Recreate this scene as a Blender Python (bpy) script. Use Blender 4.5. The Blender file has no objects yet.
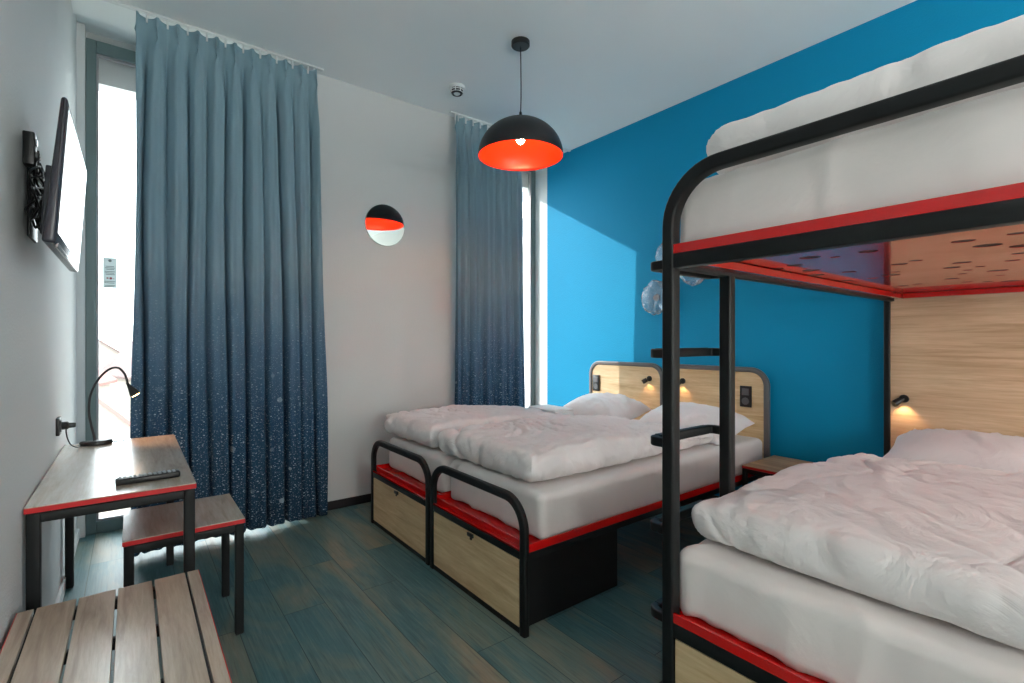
import bpy, bmesh, math, random
from mathutils import Vector, Matrix, noise
random.seed(7)
SC = bpy.context.scene
COL = SC.collection
R = math.radians

# ---------------------------------------------------------------- materials
def srgb(r, g, b):
    f = lambda c: (c/255/12.92) if c/255 <= .04045 else ((c/255+.055)/1.055)**2.4
    return (f(r), f(g), f(b), 1)

class NT:
    def __init__(s, name):
        s.m = bpy.data.materials.new(name); s.m.use_nodes = True
        s.t = s.m.node_tree; s.n = s.t.nodes; s.l = s.t.links
        s.b = s.n['Principled BSDF']; s.out = s.n['Material Output']
    def add(s, kind, **kw):
        nd = s.n.new(kind)
        for k, v in kw.items():
            if k.startswith('i_'): nd.inputs[k[2:].replace('_', ' ')].default_value = v
            else: setattr(nd, k, v)
        return nd
    def link(s, a, b): s.l.new(a, b)
    def coord(s, scale=(1, 1, 1), which='Object', rot=(0, 0, 0)):
        tc = s.add('ShaderNodeTexCoord'); mp = s.add('ShaderNodeMapping')
        mp.inputs['Scale'].default_value = scale; mp.inputs['Rotation'].default_value = rot
        s.link(tc.outputs[which], mp.inputs['Vector']); return mp.outputs['Vector']
    def geo(s, scale=(1, 1, 1)):
        g = s.add('ShaderNodeNewGeometry'); mp = s.add('ShaderNodeMapping')
        mp.inputs['Scale'].default_value = scale
        s.link(g.outputs['Position'], mp.inputs['Vector']); return mp.outputs['Vector']
    def noise(s, vec, scale, detail=3, rough=.5, dist=0):
        nd = s.add('ShaderNodeTexNoise'); nd.inputs['Scale'].default_value = scale
        nd.inputs['Detail'].default_value = detail; nd.inputs['Roughness'].default_value = rough
        nd.inputs['Distortion'].default_value = dist
        s.link(vec, nd.inputs['Vector']); return nd.outputs['Fac']
    def ramp(s, fac, stops):
        nd = s.add('ShaderNodeValToRGB'); e = nd.color_ramp.elements
        while len(e) < len(stops): e.new(.5)
        for i, (p, c) in enumerate(stops): e[i].position = p; e[i].color = c
        s.link(fac, nd.inputs['Fac']); return nd.outputs['Color']
    def mix(s, fac, a, b, mode='MIX'):
        nd = s.add('ShaderNodeMix', data_type='RGBA', blend_type=mode)
        for v, k in ((fac, 0), (a, 6), (b, 7)):
            if hasattr(v, 'is_linked'): s.link(v, nd.inputs[k])
            else: nd.inputs[k].default_value = v
        return nd.outputs[2]
    def bump(s, h, strength, dist=.002, prev=None):
        nd = s.add('ShaderNodeBump'); nd.inputs['Strength'].default_value = strength
        nd.inputs['Distance'].default_value = dist
        s.link(h, nd.inputs['Height'])
        if prev is not None: s.link(prev, nd.inputs['Normal'])
        s.link(nd.outputs['Normal'], s.b.inputs['Normal']); return nd.outputs['Normal']
    def base(s, c):
        if hasattr(c, 'is_linked'): s.link(c, s.b.inputs['Base Color'])
        else: s.b.inputs['Base Color'].default_value = c
    def set(s, **kw):
        for k, v in kw.items(): s.b.inputs[k.replace('_', ' ')].default_value = v

M = {}
def plain(name, c, rough=.5, metal=0, **kw):
    t = NT(name); t.set(Roughness=rough, Metallic=metal, **kw)
    v = t.geo(); f = t.noise(v, 14, 2)
    d = (c[0]*.93, c[1]*.93, c[2]*.93, 1)
    t.base(t.mix(f, c, d)); M[name] = t.m; return t

def wall_mat(name, c, bump_s=.35, scale=90, rough=.75):
    t = NT(name); t.set(Roughness=rough); v = t.geo()
    big = t.noise(v, 1.3, 2)
    t.base(t.mix(big, c, (c[0]*.94, c[1]*.94, c[2]*.94, 1)))
    h = t.noise(v, scale, 3, .6)
    t.bump(h, bump_s, .004); M[name] = t.m; return t

wall_mat('plaster_grey', srgb(214, 215, 214), .30, 130)
wall_mat('plaster_left', srgb(208, 211, 211), .65, 110)
wall_mat('plaster_white', srgb(226, 229, 228), .12, 120)
wall_mat('ceiling_paint', srgb(243, 247, 247), .05, 60)
t_ = wall_mat('blue_paint', srgb(0, 141, 186), .55, 100, .7); t_.b.inputs['Specular IOR Level'].default_value = .22
wall_mat('facade', srgb(222, 220, 216), .2, 40)
plain('skirting', srgb(38, 32, 34), .45)
plain('black_metal', srgb(20, 21, 22), .36)
t_ = plain('frame_metal', srgb(20, 22, 23), .42); t_.b.inputs['Specular IOR Level'].default_value = .3
plain('hood_metal', srgb(98, 96, 96), .32)
t_ = plain('red_metal', srgb(206, 16, 14), .16); t_.b.inputs['Coat Weight'].default_value = .6
plain('red_edge', srgb(196, 22, 26), .45)
plain('black_plastic', srgb(20, 20, 21), .38)
plain('grey_plastic', srgb(88, 90, 94), .45)
plain('tv_plastic', srgb(58, 58, 66), .25)
plain('silver_trim', srgb(170, 172, 175), .25, .6)
plain('window_metal', srgb(104, 122, 122), .4)
plain('window_bead', srgb(170, 165, 168), .4)
plain('box_black', srgb(14, 12, 13), .5)
plain('white_plastic', srgb(225, 228, 228), .4)
plain('rail_white', srgb(228, 232, 232), .4)
plain('lamp_black', srgb(24, 23, 26), .42)
plain('notice_paper', srgb(225, 232, 232), .7)
t_ = M['notice_paper'] and NT('notice_paper'); t_.base(srgb(225, 232, 232)); tr_ = t_.add('ShaderNodeBsdfTranslucent'); tr_.inputs[0].default_value = srgb(225, 230, 230); tp_ = t_.add('ShaderNodeMixShader'); tp_.inputs[0].default_value = .4
t_.link(t_.b.outputs[0], tp_.inputs[1]); t_.link(tr_.outputs[0], tp_.inputs[2]); t_.link(tp_.outputs[0], t_.out.inputs['Surface']); M['notice_paper'] = t_.m
plain('notice_ink', srgb(120, 130, 130), .7)
plain('notice_red', srgb(170, 90, 100), .7)
plain('key_grey', srgb(165, 168, 172), .5)
plain('roof_pink', srgb(150, 104, 98), .8)
plain('roof_dark', srgb(120, 100, 98), .8)
plain('house_wall', srgb(176, 166, 158), .8)
plain('house_window', srgb(80, 90, 98), .2)
plain('facade_line', srgb(150, 156, 162), .6)
plain('outside_ground', srgb(104, 104, 92), .9)
plain('brass_detail', srgb(150, 130, 90), .35, .7)
plain('mirror', srgb(236, 242, 240), .02, 1)
plain('mirror_edge', srgb(150, 170, 160), .15, .3)

def lamp_inner():
    t = NT('orange_enamel'); t.set(Roughness=.3); t.base(srgb(240, 44, 10)); M['orange_enamel'] = t.m
lamp_inner()

def emit(name, c, s):
    t = NT(name); t.set(Roughness=.4); t.base(c)
    t.b.inputs['Emission Color'].default_value = c; t.b.inputs['Emission Strength'].default_value = s
    M[name] = t.m
emit('bulb_glow', srgb(255, 214, 150), 26)
emit('pendant_bulb', srgb(255, 214, 160), 130)
emit('led_glow', srgb(255, 200, 130), 22)
emit('fill_globe_glow', srgb(255, 250, 244), 6)  # glow of the added fill globes

def glass(name, tint=(1, 1, 1, 1), fr=1.25):
    t = NT(name); tr = t.add('ShaderNodeBsdfTransparent'); tr.inputs[0].default_value = tint
    gl = t.add('ShaderNodeBsdfGlossy'); gl.inputs['Roughness'].default_value = .02
    fn = t.add('ShaderNodeFresnel'); fn.inputs['IOR'].default_value = fr
    mx = t.add('ShaderNodeMixShader'); t.link(fn.outputs[0], mx.inputs[0]); t.link(tr.outputs[0], mx.inputs[1]); t.link(gl.outputs[0], mx.inputs[2])
    t.link(mx.outputs[0], t.out.inputs['Surface']); t.n.remove(t.b); M[name] = t.m
glass('window_glass')

def blown_glass():
    t = NT('blown_glass'); t.base((.93, .97, 1, 1)); t.set(Roughness=.03, IOR=1.45)
    t.b.inputs['Transmission Weight'].default_value = .94
    v = t.geo(); w = t.noise(v, 22, 3, .6, 1.5); t.bump(w, .8, .012); M['blown_glass'] = t.m
blown_glass()

def wood(name, ca, cb, cc, stretch, rough=.45):
    t = NT(name); t.set(Roughness=rough)
    v = t.geo(stretch); g = t.noise(v, 1, 6, .62, .6)
    col = t.ramp(g, [(.28, cc), (.46, cb), (.66, ca)])
    v2 = t.geo(tuple(k*3.2 for k in stretch)); f = t.noise(v2, 1, 4, .7)
    col = t.mix(t.ramp(f, [(.42, (0, 0, 0, 1)), (.75, (.5, .5, .5, 1))]), col, cc)
    v3 = t.geo(tuple(k*.35 for k in stretch)); b = t.noise(v3, 1, 3)
    col = t.mix(t.ramp(b, [(.4, (0, 0, 0, 1)), (.7, (.35, .35, .35, 1))]), col, cc)
    t.base(col); t.bump(f, .12, .001); M[name] = t.m
    if 'top' in name or 'slat' in name: t.b.inputs['Coat Weight'].default_value = 1; t.b.inputs['Coat Roughness'].default_value = .25
# oak on upright panels: grain runs sideways (Y) ; on tops: grain along Y
wood('oak_panel', srgb(230, 206, 166), srgb(214, 186, 144), srgb(186, 152, 110), (20, 2.2, 26))
wood('oak_bunk', srgb(226, 200, 168), srgb(212, 184, 150), srgb(182, 150, 116), (20, 1.6, 30))
wood('oak_top', srgb(214, 200, 184), srgb(200, 184, 168), srgb(174, 156, 138), (34, 3, 20), .27)
wood('oak_slat', srgb(206, 188, 168), srgb(190, 170, 150), srgb(158, 136, 116), (38, 3, 20), .33)
wood('oak_night', srgb(206, 172, 132), srgb(186, 150, 112), srgb(150, 116, 84), (24, 3, 20), .45)

def floor_mat():
    t = NT('vinyl_floor'); t.set(Roughness=.42)
    v = t.geo(); rot = t.add('ShaderNodeMapping'); rot.inputs['Rotation'].default_value = (0, 0, R(90))
    t.link(v, rot.inputs['Vector']); rv = rot.outputs['Vector']
    br = t.add('ShaderNodeTexBrick'); br.offset = .37; br.squash = 1
    br.inputs['Scale'].default_value = 1; br.inputs['Brick Width'].default_value = 1.25; br.inputs['Row Height'].default_value = .19
    br.inputs['Mortar Size'].default_value = .0016; br.inputs['Bias'].default_value = 0
    br.inputs['Color1'].default_value = (0, 0, 0, 1); br.inputs['Color2'].default_value = (1, 1, 1, 1)
    br.inputs['Mortar'].default_value = (.3, .3, .3, 1)
    t.link(rv, br.inputs['Vector'])
    # teal base shifted plank by plank
    sh = t.add('ShaderNodeVectorMath', operation='MULTIPLY_ADD')
    t.link(br.outputs['Color'], sh.inputs[0]); sh.inputs[1].default_value = (7, 13, 5); t.link(t.geo((4.2, .9, 1)), sh.inputs[2])
    n1 = t.noise(sh.outputs[0], 1.0, 4, .6, .8)
    plank = t.mix(br.outputs['Color'], srgb(58, 100, 108), srgb(78, 106, 106))
    c = t.ramp(n1, [(.30, srgb(40, 90, 104)), (.44, srgb(66, 116, 122)), (.54, srgb(112, 130, 120)), (.68, srgb(158, 142, 116))])
    c = t.mix(.18, c, plank); c = t.mix(.22, c, srgb(88, 100, 100))
    sh2 = t.add('ShaderNodeVectorMath', operation='MULTIPLY_ADD')
    t.link(br.outputs['Color'], sh2.inputs[0]); sh2.inputs[1].default_value = (3, 5, 9); t.link(t.geo((110, 4.5, 1)), sh2.inputs[2])
    n2 = t.noise(sh2.outputs[0], 1, 4, .65, .5)
    c = t.mix(t.ramp(n2, [(.50, (0, 0, 0, 1)), (.75, (.34, .34, .34, 1))]), c, srgb(140, 156, 152))
    c = t.mix(t.ramp(n2, [(.28, (.4, .4, .4, 1)), (.46, (0, 0, 0, 1))]), c, srgb(22, 44, 54))
    c = t.mix(br.outputs['Fac'], c, srgb(34, 60, 66))
    t.base(c)
    b = t.bump(n2, .25, .0015)
    t.b.inputs['Specular IOR Level'].default_value = .4; M['vinyl_floor'] = t.m
floor_mat()

def cloth(name, c, wr=.3, sheen=.2, scale=6):
    t = NT(name); t.set(Roughness=.85); t.b.inputs['Sheen Weight'].default_value = sheen
    v = t.geo(); t.base(t.mix(t.noise(v, 3, 2), c, (c[0]*.95, c[1]*.95, c[2]*.96, 1)))
    # woven fine satin stripes and soft crumple
    h = t.noise(v, scale, 5, .55, .8)
    n = t.bump(h, wr, .03)
    f = t.noise(v, 420, 1); t.bump(f, .12, .0006, n)
    M[name] = t.m
cloth('bed_linen', srgb(234, 227, 225), .6)
cloth('mattress_sheet', srgb(230, 222, 218), .22, .2, 4)
cloth('pillow_linen', srgb(232, 228, 228), .35, .2, 9)
cloth('towel_cloth', srgb(236, 234, 233), .2, .4, 30)

def curtain_mat():
    t = NT('curtain_fabric'); t.set(Roughness=.9)
    g = t.add('ShaderNodeNewGeometry'); sp = t.add('ShaderNodeSeparateXYZ'); t.link(g.outputs['Position'], sp.inputs[0])
    wob = t.noise(t.geo((1, 1, 1)), 2.2, 3)
    ad = t.add('ShaderNodeMath', operation='MULTIPLY_ADD'); t.link(wob, ad.inputs[0]); ad.inputs[1].default_value = .5; t.link(sp.outputs['Z'], ad.inputs[2])
    mr = t.add('ShaderNodeMapRange'); mr.inputs['From Min'].default_value = .25; mr.inputs['From Max'].default_value = 3.5
    t.link(ad.outputs[0], mr.inputs['Value'])
    c = t.ramp(mr.outputs[0], [(0, srgb(20, 56, 80)), (.22, srgb(36, 76, 106)), (.38, srgb(84, 116, 142)), (.55, srgb(136, 162, 176)), (1, srgb(146, 176, 188))])
    # printed snow: small dashes and a few large flakes, denser below
    U = t.add('ShaderNodeUVMap')
    def dots(scale, size, rnd=1, yx=1.0):
        mp = t.add('ShaderNodeMapping'); mp.inputs['Scale'].default_value = (scale, scale*yx, 1)
        t.link(U.outputs[0], mp.inputs['Vector'])
        vo = t.add('ShaderNodeTexVoronoi'); vo.voronoi_dimensions = '2D'; vo.inputs['Scale'].default_value = 1; vo.inputs['Randomness'].default_value = rnd
        t.link(mp.outputs[0], vo.inputs['Vector'])
        rn = t.add('ShaderNodeSeparateColor'); t.link(vo.outputs['Color'], rn.inputs[0])
        th = t.add('ShaderNodeMath', operation='MULTIPLY'); t.link(rn.outputs[0], th.inputs[0]); th.inputs[1].default_value = size
        lt = t.add('ShaderNodeMath', operation='LESS_THAN'); t.link(vo.outputs['Distance'], lt.inputs[0]); t.link(th.outputs[0], lt.inputs[1])
        return lt.outputs[0], rn.outputs[1]
    lo = t.add('ShaderNodeMapRange'); lo.inputs['From Min'].default_value = 2.1; lo.inputs['From Max'].default_value = .9
    t.link(ad.outputs[0], lo.inputs['Value'])
    for sc_, sz, a, yx in ((75, .26, .34, 1.4), (36, .20, .5, 1.6), (4.2, .085, .32, 1.0)):
        d, r_ = dots(sc_, sz, 1, yx)
        m1 = t.add('ShaderNodeMath', operation='MULTIPLY'); t.link(d, m1.inputs[0]); t.link(lo.outputs[0], m1.inputs[1])
        m2 = t.add('ShaderNodeMath', operation='MULTIPLY'); t.link(m1.outputs[0], m2.inputs[0]); t.link(r_, m2.inputs[1])
        m3 = t.add('ShaderNodeMath', operation='MULTIPLY'); t.link(m2.outputs[0], m3.inputs[0]); m3.inputs[1].default_value = a*2.6; m3.use_clamp = True
        c = t.mix(m3.outputs[0], c, srgb(176, 196, 212))
    t.base(c)
    f = t.noise(t.geo((1, 1, .3)), 300, 2); t.bump(f, .2, .001)
    # thin woven cloth lets a little daylight through
    tr = t.add('ShaderNodeBsdfTranslucent'); t.link(c, tr.inputs[0])
    mx = t.add('ShaderNodeMixShader'); mx.inputs[0].default_value = .16
    t.link(t.b.outputs[0], mx.inputs[1]); t.link(tr.outputs[0], mx.inputs[2]); t.link(mx.outputs[0], t.out.inputs['Surface'])
    M['curtain_fabric'] = t.m
curtain_mat()

def screen_mat():
    t = NT('tv_screen'); t.base((.012, .013, .016, 1)); t.set(Roughness=.12); t.b.inputs['Specular IOR Level'].default_value = .7
    M['tv_screen'] = t.m
screen_mat()

# ---------------------------------------------------------------- object helpers
def prop(o, label=None, cat=None, group=None, kind=None):
    if label: o['label'] = label
    if cat: o['category'] = cat
    if group: o['group'] = group
    if kind: o['kind'] = kind
    return o

def thing(name, loc, label, cat, group=None):
    o = bpy.data.objects.new(name, None); o.empty_display_size = .1
    o.location = loc; COL.objects.link(o); prop(o, label, cat, group); return o

def wloc(p):
    v = Vector((0, 0, 0))
    while p is not None: v += p.location; p = p.parent
    return v

def link(name, bm, mat, parent=None, smooth=False, origin=None, auto=None):
    """bm holds world coordinates; the object's origin goes to ORIGIN (or its parent's place)."""
    base = wloc(parent)
    org = Vector(origin) if origin is not None else base
    bmesh.ops.translate(bm, verts=bm.verts, vec=-org)
    bmesh.ops.recalc_face_normals(bm, faces=bm.faces)
    me = bpy.data.meshes.new(name); bm.to_mesh(me); bm.free()
    mats = mat if isinstance(mat, (list, tuple)) else [mat]
    for m in mats: me.materials.append(M[m])
    o = bpy.data.objects.new(name, me); COL.objects.link(o)
    o.location = org - base
    if parent is not None: o.parent = parent
    if smooth or auto:
        for p in me.polygons: p.use_smooth = True
    if auto:
        me.set_sharp_from_angle(angle=R(auto))
    return o

def box(bm, lo, hi, bev=0, seg=2, mi=0):
    ps = [(x, y, z) for z in (lo[2], hi[2]) for y in (lo[1], hi[1]) for x in (lo[0], hi[0])]
    vs = [bm.verts.new(p) for p in ps]
    fs = [bm.faces.new([vs[i] for i in f]) for f in ((0, 2, 3, 1), (4, 5, 7, 6), (0, 1, 5, 4), (2, 6, 7, 3), (0, 4, 6, 2), (1, 3, 7, 5))]
    for f in fs: f.material_index = mi
    if bev:
        es = list({e for f in fs for e in f.edges})
        bmesh.ops.bevel(bm, geom=es, offset=bev, segments=seg, affect='EDGES', profile=.5)
    return bm

def B(lo, hi, bev=0, seg=2):
    return box(bmesh.new(), lo, hi, bev, seg)

def ring_sweep(bm, rings, closed=False, caps=True):
    n = len(rings[0]); V = [[bm.verts.new(p) for p in r] for r in rings]
    m = len(V)
    for i in range(m if closed else m-1):
        a, b = V[i], V[(i+1) % m]
        for j in range(n):
            bm.faces.new((a[j], a[(j+1) % n], b[(j+1) % n], b[j]))
    if caps and not closed:
        bm.faces.new(V[0][::-1]); bm.faces.new(V[-1])
    return bm

def round_path(pts, rad, seg=10):
    """Fillets every inner corner of a polyline."""
    out = [Vector(pts[0])]
    for i in range(1, len(pts)-1):
        p, a, b = Vector(pts[i]), Vector(pts[i-1]), Vector(pts[i+1])
        u, v = (a-p).normalized(), (b-p).normalized()
        ang = u.angle(v); t = min(rad/math.tan(ang/2), (a-p).length*.499, (b-p).length*.499); r = t*math.tan(ang/2)
        s, e = p+u*t, p+v*t
        c = p+(u+v).normalized()*(r/math.sin(ang/2))
        ax = (s-c).cross(e-c).normalized(); tot = (s-c).angle(e-c)
        for k in range(seg+1):
            out.append(c + Matrix.Rotation(tot*k/seg, 3, ax) @ (s-c))
    out.append(Vector(pts[-1])); return out

def bar(bm, pts, normal, wn, wt, bev=.006, closed=False):
    """Rectangular tube with softened edges along planar PTS; WN wide along NORMAL, WT across."""
    N = Vector(normal).normalized(); rings = []; n = len(pts)
    prof = []
    a, b, r = wn/2, wt/2, bev
    for cx, cy, a0 in ((a-r, b-r, 0), (-(a-r), b-r, 90), (-(a-r), -(b-r), 180), (a-r, -(b-r), 270)):
        for k in range(4):
            t = R(a0+30*k); prof.append((cx+r*math.cos(t), cy+r*math.sin(t)))
    for i, p in enumerate(pts):
        p = Vector(p)
        if closed: d = Vector(pts[(i+1) % n])-Vector(pts[i-1])
        else: d = Vector(pts[min(i+1, n-1)])-Vector(pts[max(i-1, 0)])
        d.normalize(); s = N.cross(d).normalized()
        # mitre
        rings.append([p+N*x+s*y for x, y in prof])
    return ring_sweep(bm, rings, closed)

def tube(bm, pts, r, seg=10):
    rings = []; n = len(pts); up = Vector((.13, .31, .94)).normalized()
    rr = r if isinstance(r, (list, tuple)) else [r]*n
    for i, p in enumerate(pts):
        d = (Vector(pts[min(i+1, n-1)])-Vector(pts[max(i-1, 0)])).normalized()
        u = (up-d*up.dot(d)).normalized(); v = d.cross(u); up = u
        rings.append([Vector(p)+(u*math.cos(2*math.pi*k/seg)+v*math.sin(2*math.pi*k/seg))*rr[i] for k in range(seg)])
    return ring_sweep(bm, rings)

def smooth_pts(pts, n=8):
    P = [Vector(p) for p in pts]; P = [P[0]*2-P[1]]+P+[P[-1]*2-P[-2]]; out = []
    for i in range(1, len(P)-2):
        for k in range(n):
            t = k/n; a, b, c, d = P[i-1:i+3]
            out.append(.5*((2*b)+(c-a)*t+(2*a-5*b+4*c-d)*t*t+(3*b-a-3*c+d)*t**3))
    out.append(P[-2]); return out

def lathe(bm, prof, c, seg=40, axis='Z', caps=True):
    """prof: (radius, height) pairs round an axis through C."""
    rings = []
    for r, h in prof:
        ring = []
        for k in range(seg):
            t = 2*math.pi*k/seg; a, b = r*math.cos(t), r*math.sin(t)
            ring.append(Vector(c)+Vector({'Z': (a, b, h), 'X': (h, a, b), 'Y': (a, h, b)}[axis]))
        rings.append(ring)
    return ring_sweep(bm, rings, False, caps)

# soft goods ---------------------------------------------------------------
def crease(x, y, seed, ang=0, sc=4.0, st=.3):
    c, s = math.cos(ang), math.sin(ang)
    u, v = x*c+y*s, -x*s+y*c
    w = noise.noise(Vector((x*2.1, y*2.1, seed+3)))*.35
    a = noise.noise(Vector(((u+w)*sc*st, (v+w)*sc, seed)))
    return max(0, 1-abs(a)*3.2)**2

def wrinkle(x, y, seed, sc=4.5):
    h = .8*crease(x, y, seed, .2, sc, .35)+.6*crease(x, y, seed+9, 1.0, sc*1.3, .4)+.45*crease(x, y, seed+17, -.6, sc*1.9, .4)
    m = .5+.9*noise.noise(Vector((x*1.7, y*1.7, seed+31)))
    return h*max(.15, m)

def slab(x0, x1, y0, y1, zb, h, r, n=70, crown=0, wr=0, wob=0, seed=1, sc=4.5, fn=None, corner=1.0):
    """Soft rounded slab: rounded rim of radius R, crowned top, wrinkles WR high, rim wobble WOB."""
    bm = bmesh.new(); w, d = x1-x0, y1-y0
    def axis(L, n):
        k = 7; pts = [r*(1-math.cos(math.pi/2*i/k)) for i in range(k)]
        mid = [r+(L-2*r)*i/n for i in range(n+1)]
        return pts+mid+[L-p for p in pts[::-1]]
    nx = n; ny = max(14, int(n*d/w)); X, Y = axis(w, nx), axis(d, ny)
    def pos(ax, ay, top):
        px = 1-min(ax, w-ax)/r if min(ax, w-ax) < r else 0
        py = 1-min(ay, d-ay)/r if min(ay, d-ay) < r else 0
        mx = max(px, py)
        t = mx
        if px > 0 and py > 0:
            nn = math.hypot(px, py); q = mx/nn
            px2, py2 = px*(1+(q-1)*corner), py*(1+(q-1)*corner)
        else: px2, py2 = px, py
        if px > 0: ax = (r*(1-px2)) if ax < w/2 else w-r*(1-px2)
        if py > 0: ay = (r*(1-py2)) if ay < d/2 else d-r*(1-py2)
        x, y = x0+ax, y0+ay
        prof = math.sqrt(max(0, 1-t*t))
        if top:
            z = zb+h-r+r*prof
            cu = math.sin(math.pi*min(1, max(0, ax/w)))*math.sin(math.pi*min(1, max(0, ay/d)))
            z += crown*cu**.6
            z += wr*(wrinkle(x, y, seed, sc)-.25)*(.25+.75*prof)
            z += wr*.9*noise.noise(Vector((x*2.6, y*2.6, seed+50)))*prof
        else: z = zb+r-r*prof
        e = t**2
        a = noise.noise(Vector((x*3+seed, y*3, z*2)))*wob+.4*wob*noise.noise(Vector((x*11+seed, y*11, z*6)))
        cx, cy = (ax/w-.5)*2, (ay/d-.5)*2
        x += a*e*cx; y += a*e*cy
        p = Vector((x, y, z))
        return fn(p, t, top) if fn else p
    T = [[bm.verts.new(pos(a, b, True)) for b in Y] for a in X]
    Bt = [[bm.verts.new(pos(a, b, False)) for b in Y] for a in X]
    I, J = len(X), len(Y)
    for i in range(I-1):
        for j in range(J-1):
            bm.faces.new((T[i][j], T[i+1][j], T[i+1][j+1], T[i][j+1]))
            bm.faces.new((Bt[i][j], Bt[i][j+1], Bt[i+1][j+1], Bt[i+1][j]))
    for i in range(I-1):
        bm.faces.new((T[i][0], Bt[i][0], Bt[i+1][0], T[i+1][0])); bm.faces.new((T[i][-1], T[i+1][-1], Bt[i+1][-1], Bt[i][-1]))
    for j in range(J-1):
        bm.faces.new((T[0][j], T[0][j+1], Bt[0][j+1], Bt[0][j])); bm.faces.new((T[-1][j], Bt[-1][j], Bt[-1][j+1], T[-1][j+1]))
    return bm

def crumple(bm, amp, seed, sc=5, zmin=None, along=(1, .35, 1), rim=1.0):
    """Pushes the surface along its normals into soft creases running mostly along X."""
    bmesh.ops.recalc_face_normals(bm, faces=bm.faces); bm.normal_update()
    D = []
    for v in bm.verts:
        p = v.co; w = noise.noise_vector(p*1.9+Vector((seed, 0, 0)))*.45
        m = .35+.9*max(0, noise.noise(p*1.3+Vector((0, seed, 0)))+.35)
        h = 0
        for k, (rz, a, st_, ss) in enumerate(((.15, 1.0, .30, 1), (.75, .7, .35, 1.5), (-.5, .55, .4, 2.1), (1.35, .45, .35, 1.8), (.3, .3, .4, 3.6))):
            c, n_ = math.cos(rz), math.sin(rz); q = p+w*(1/ss)
            u, t_ = q.x*c+q.y*n_, -q.x*n_+q.y*c
            a_ = noise.noise(Vector((u*sc*ss*st_, t_*sc*ss, q.z*sc*ss*.8+seed+k*7)))
            h += a*max(0, 1-abs(a_)*4.0)**2
        low = noise.noise(p*2.3+Vector((seed+4, 0, 0)))
        D.append(v.normal*(amp*(h*m-.45)+amp*.45*low))
    for v, d in zip(bm.verts, D):
        v.co += d
        if zmin is not None and v.co.z < zmin: v.co.z = zmin
    return bm

def pillow_bm(c, L, W, H, tilt, seed, n=44):
    """Pillow, W along X and L along Y, lying on C (its underside), head end raised by TILT."""
    bm = bmesh.new(); T = {}; Bo = {}
    rot = Matrix.Rotation(-tilt, 3, 'Y')
    for i in range(n+1):
        for j in range(n+1):
            u, v = math.sin(math.pi/2*(2*i/n-1)), math.sin(math.pi/2*(2*j/n-1))
            x = W/2*u*(1-.07*(1-v*v)); y = L/2*v*(1-.06*(1-u*u))
            th = H*((1-u**4)*(1-v**4))**.55*(.75+.25*(1-u*u)*(1-v*v))
            rad = max(abs(u), abs(v))
            wv = wrinkle(x*1.4, y*1.4, seed, 6)*.022*(1-rad**6)
            ed = .012*noise.noise(Vector((x*9, y*9, seed)))*rad**3
            top = Vector((x, y, .22*H+th*.80+wv+ed)); bot = Vector((x, y, .22*H-th*.22+ed))
            def put(q):
                q = rot @ q+Vector(c); q.z = max(q.z, c[2]); return q
            T[i, j] = bm.verts.new(put(top))
            if i in (0, n) or j in (0, n): Bo[i, j] = T[i, j]
            else: Bo[i, j] = bm.verts.new(put(bot))
    for i in range(n):
        for j in range(n):
            bm.faces.new((T[i, j], T[i+1, j], T[i+1, j+1], T[i, j+1]))
            q = (Bo[i, j], Bo[i, j+1], Bo[i+1, j+1], Bo[i+1, j])
            try: bm.faces.new(q)
            except ValueError: pass
    return bm

# ---------------------------------------------------------------- dimensions
XL, XR = -.285, 3.69
YB, YF = 3.85, -3.3
ZC = 3.32
YO = 4.56

# ---------------------------------------------------------------- the room
def st(name, bm, mat, parent=None, **kw):
    o = link(name, bm, mat, parent, **kw)
    if parent is None: o['kind'] = 'structure'
    return o
st('floor', B((XL-.2, YF-.2, -.2), (XR+.2, YO, 0)), 'vinyl_floor')
bm = B((XL-.2, YF-.2, ZC), (XR+.2, 4.06, ZC+.3)); box(bm, (XL-.2, 4.06, 3.40), (XR+.2, YO, ZC+.3))
st('ceiling', bm, 'ceiling_paint')
st('wall_left', B((XL-.2, YF-.2, 0), (XL, YO, ZC+.1)), 'plaster_left')
st('wall_right', B((XR, .25, 0), (XR+.2, 4.13, ZC+.1)), 'blue_paint')
st('wall_right_rear', B((XR, YF-.2, 0), (XR+.2, .25, ZC+.1)), 'plaster_white')
st('trim_1', B((XR, 4.13, 0), (XR+.2, YO, ZC+.1)), 'plaster_white')
bm = B((.92, YB, 0), (2.35, YO, ZC+.1), .004)
box(bm, (XL, 4.42, 3.07), (.92, YO, ZC+.1)); box(bm, (2.35, 4.42, 3.07), (XR, YO, ZC+.1)); box(bm, (XL, 4.30, 0), (-.243, YO, ZC+.07))
st('wall_back', bm, 'plaster_grey')
st('wall_front', B((XL-.2, YF-.2, 0), (XR+.2, YF, ZC+.1)), 'plaster_grey')
st('baseboard_back', B((.92, YB-.014, 0), (2.33, YB, .065), .002), 'skirting')
st('baseboard_right', B((XR-.014, YF, 0), (XR, 4.13, .065), .002), 'skirting')
st('baseboard_left', B((XL, YF, 0), (XL+.014, 4.33, .065), .002), 'plaster_left')

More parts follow.
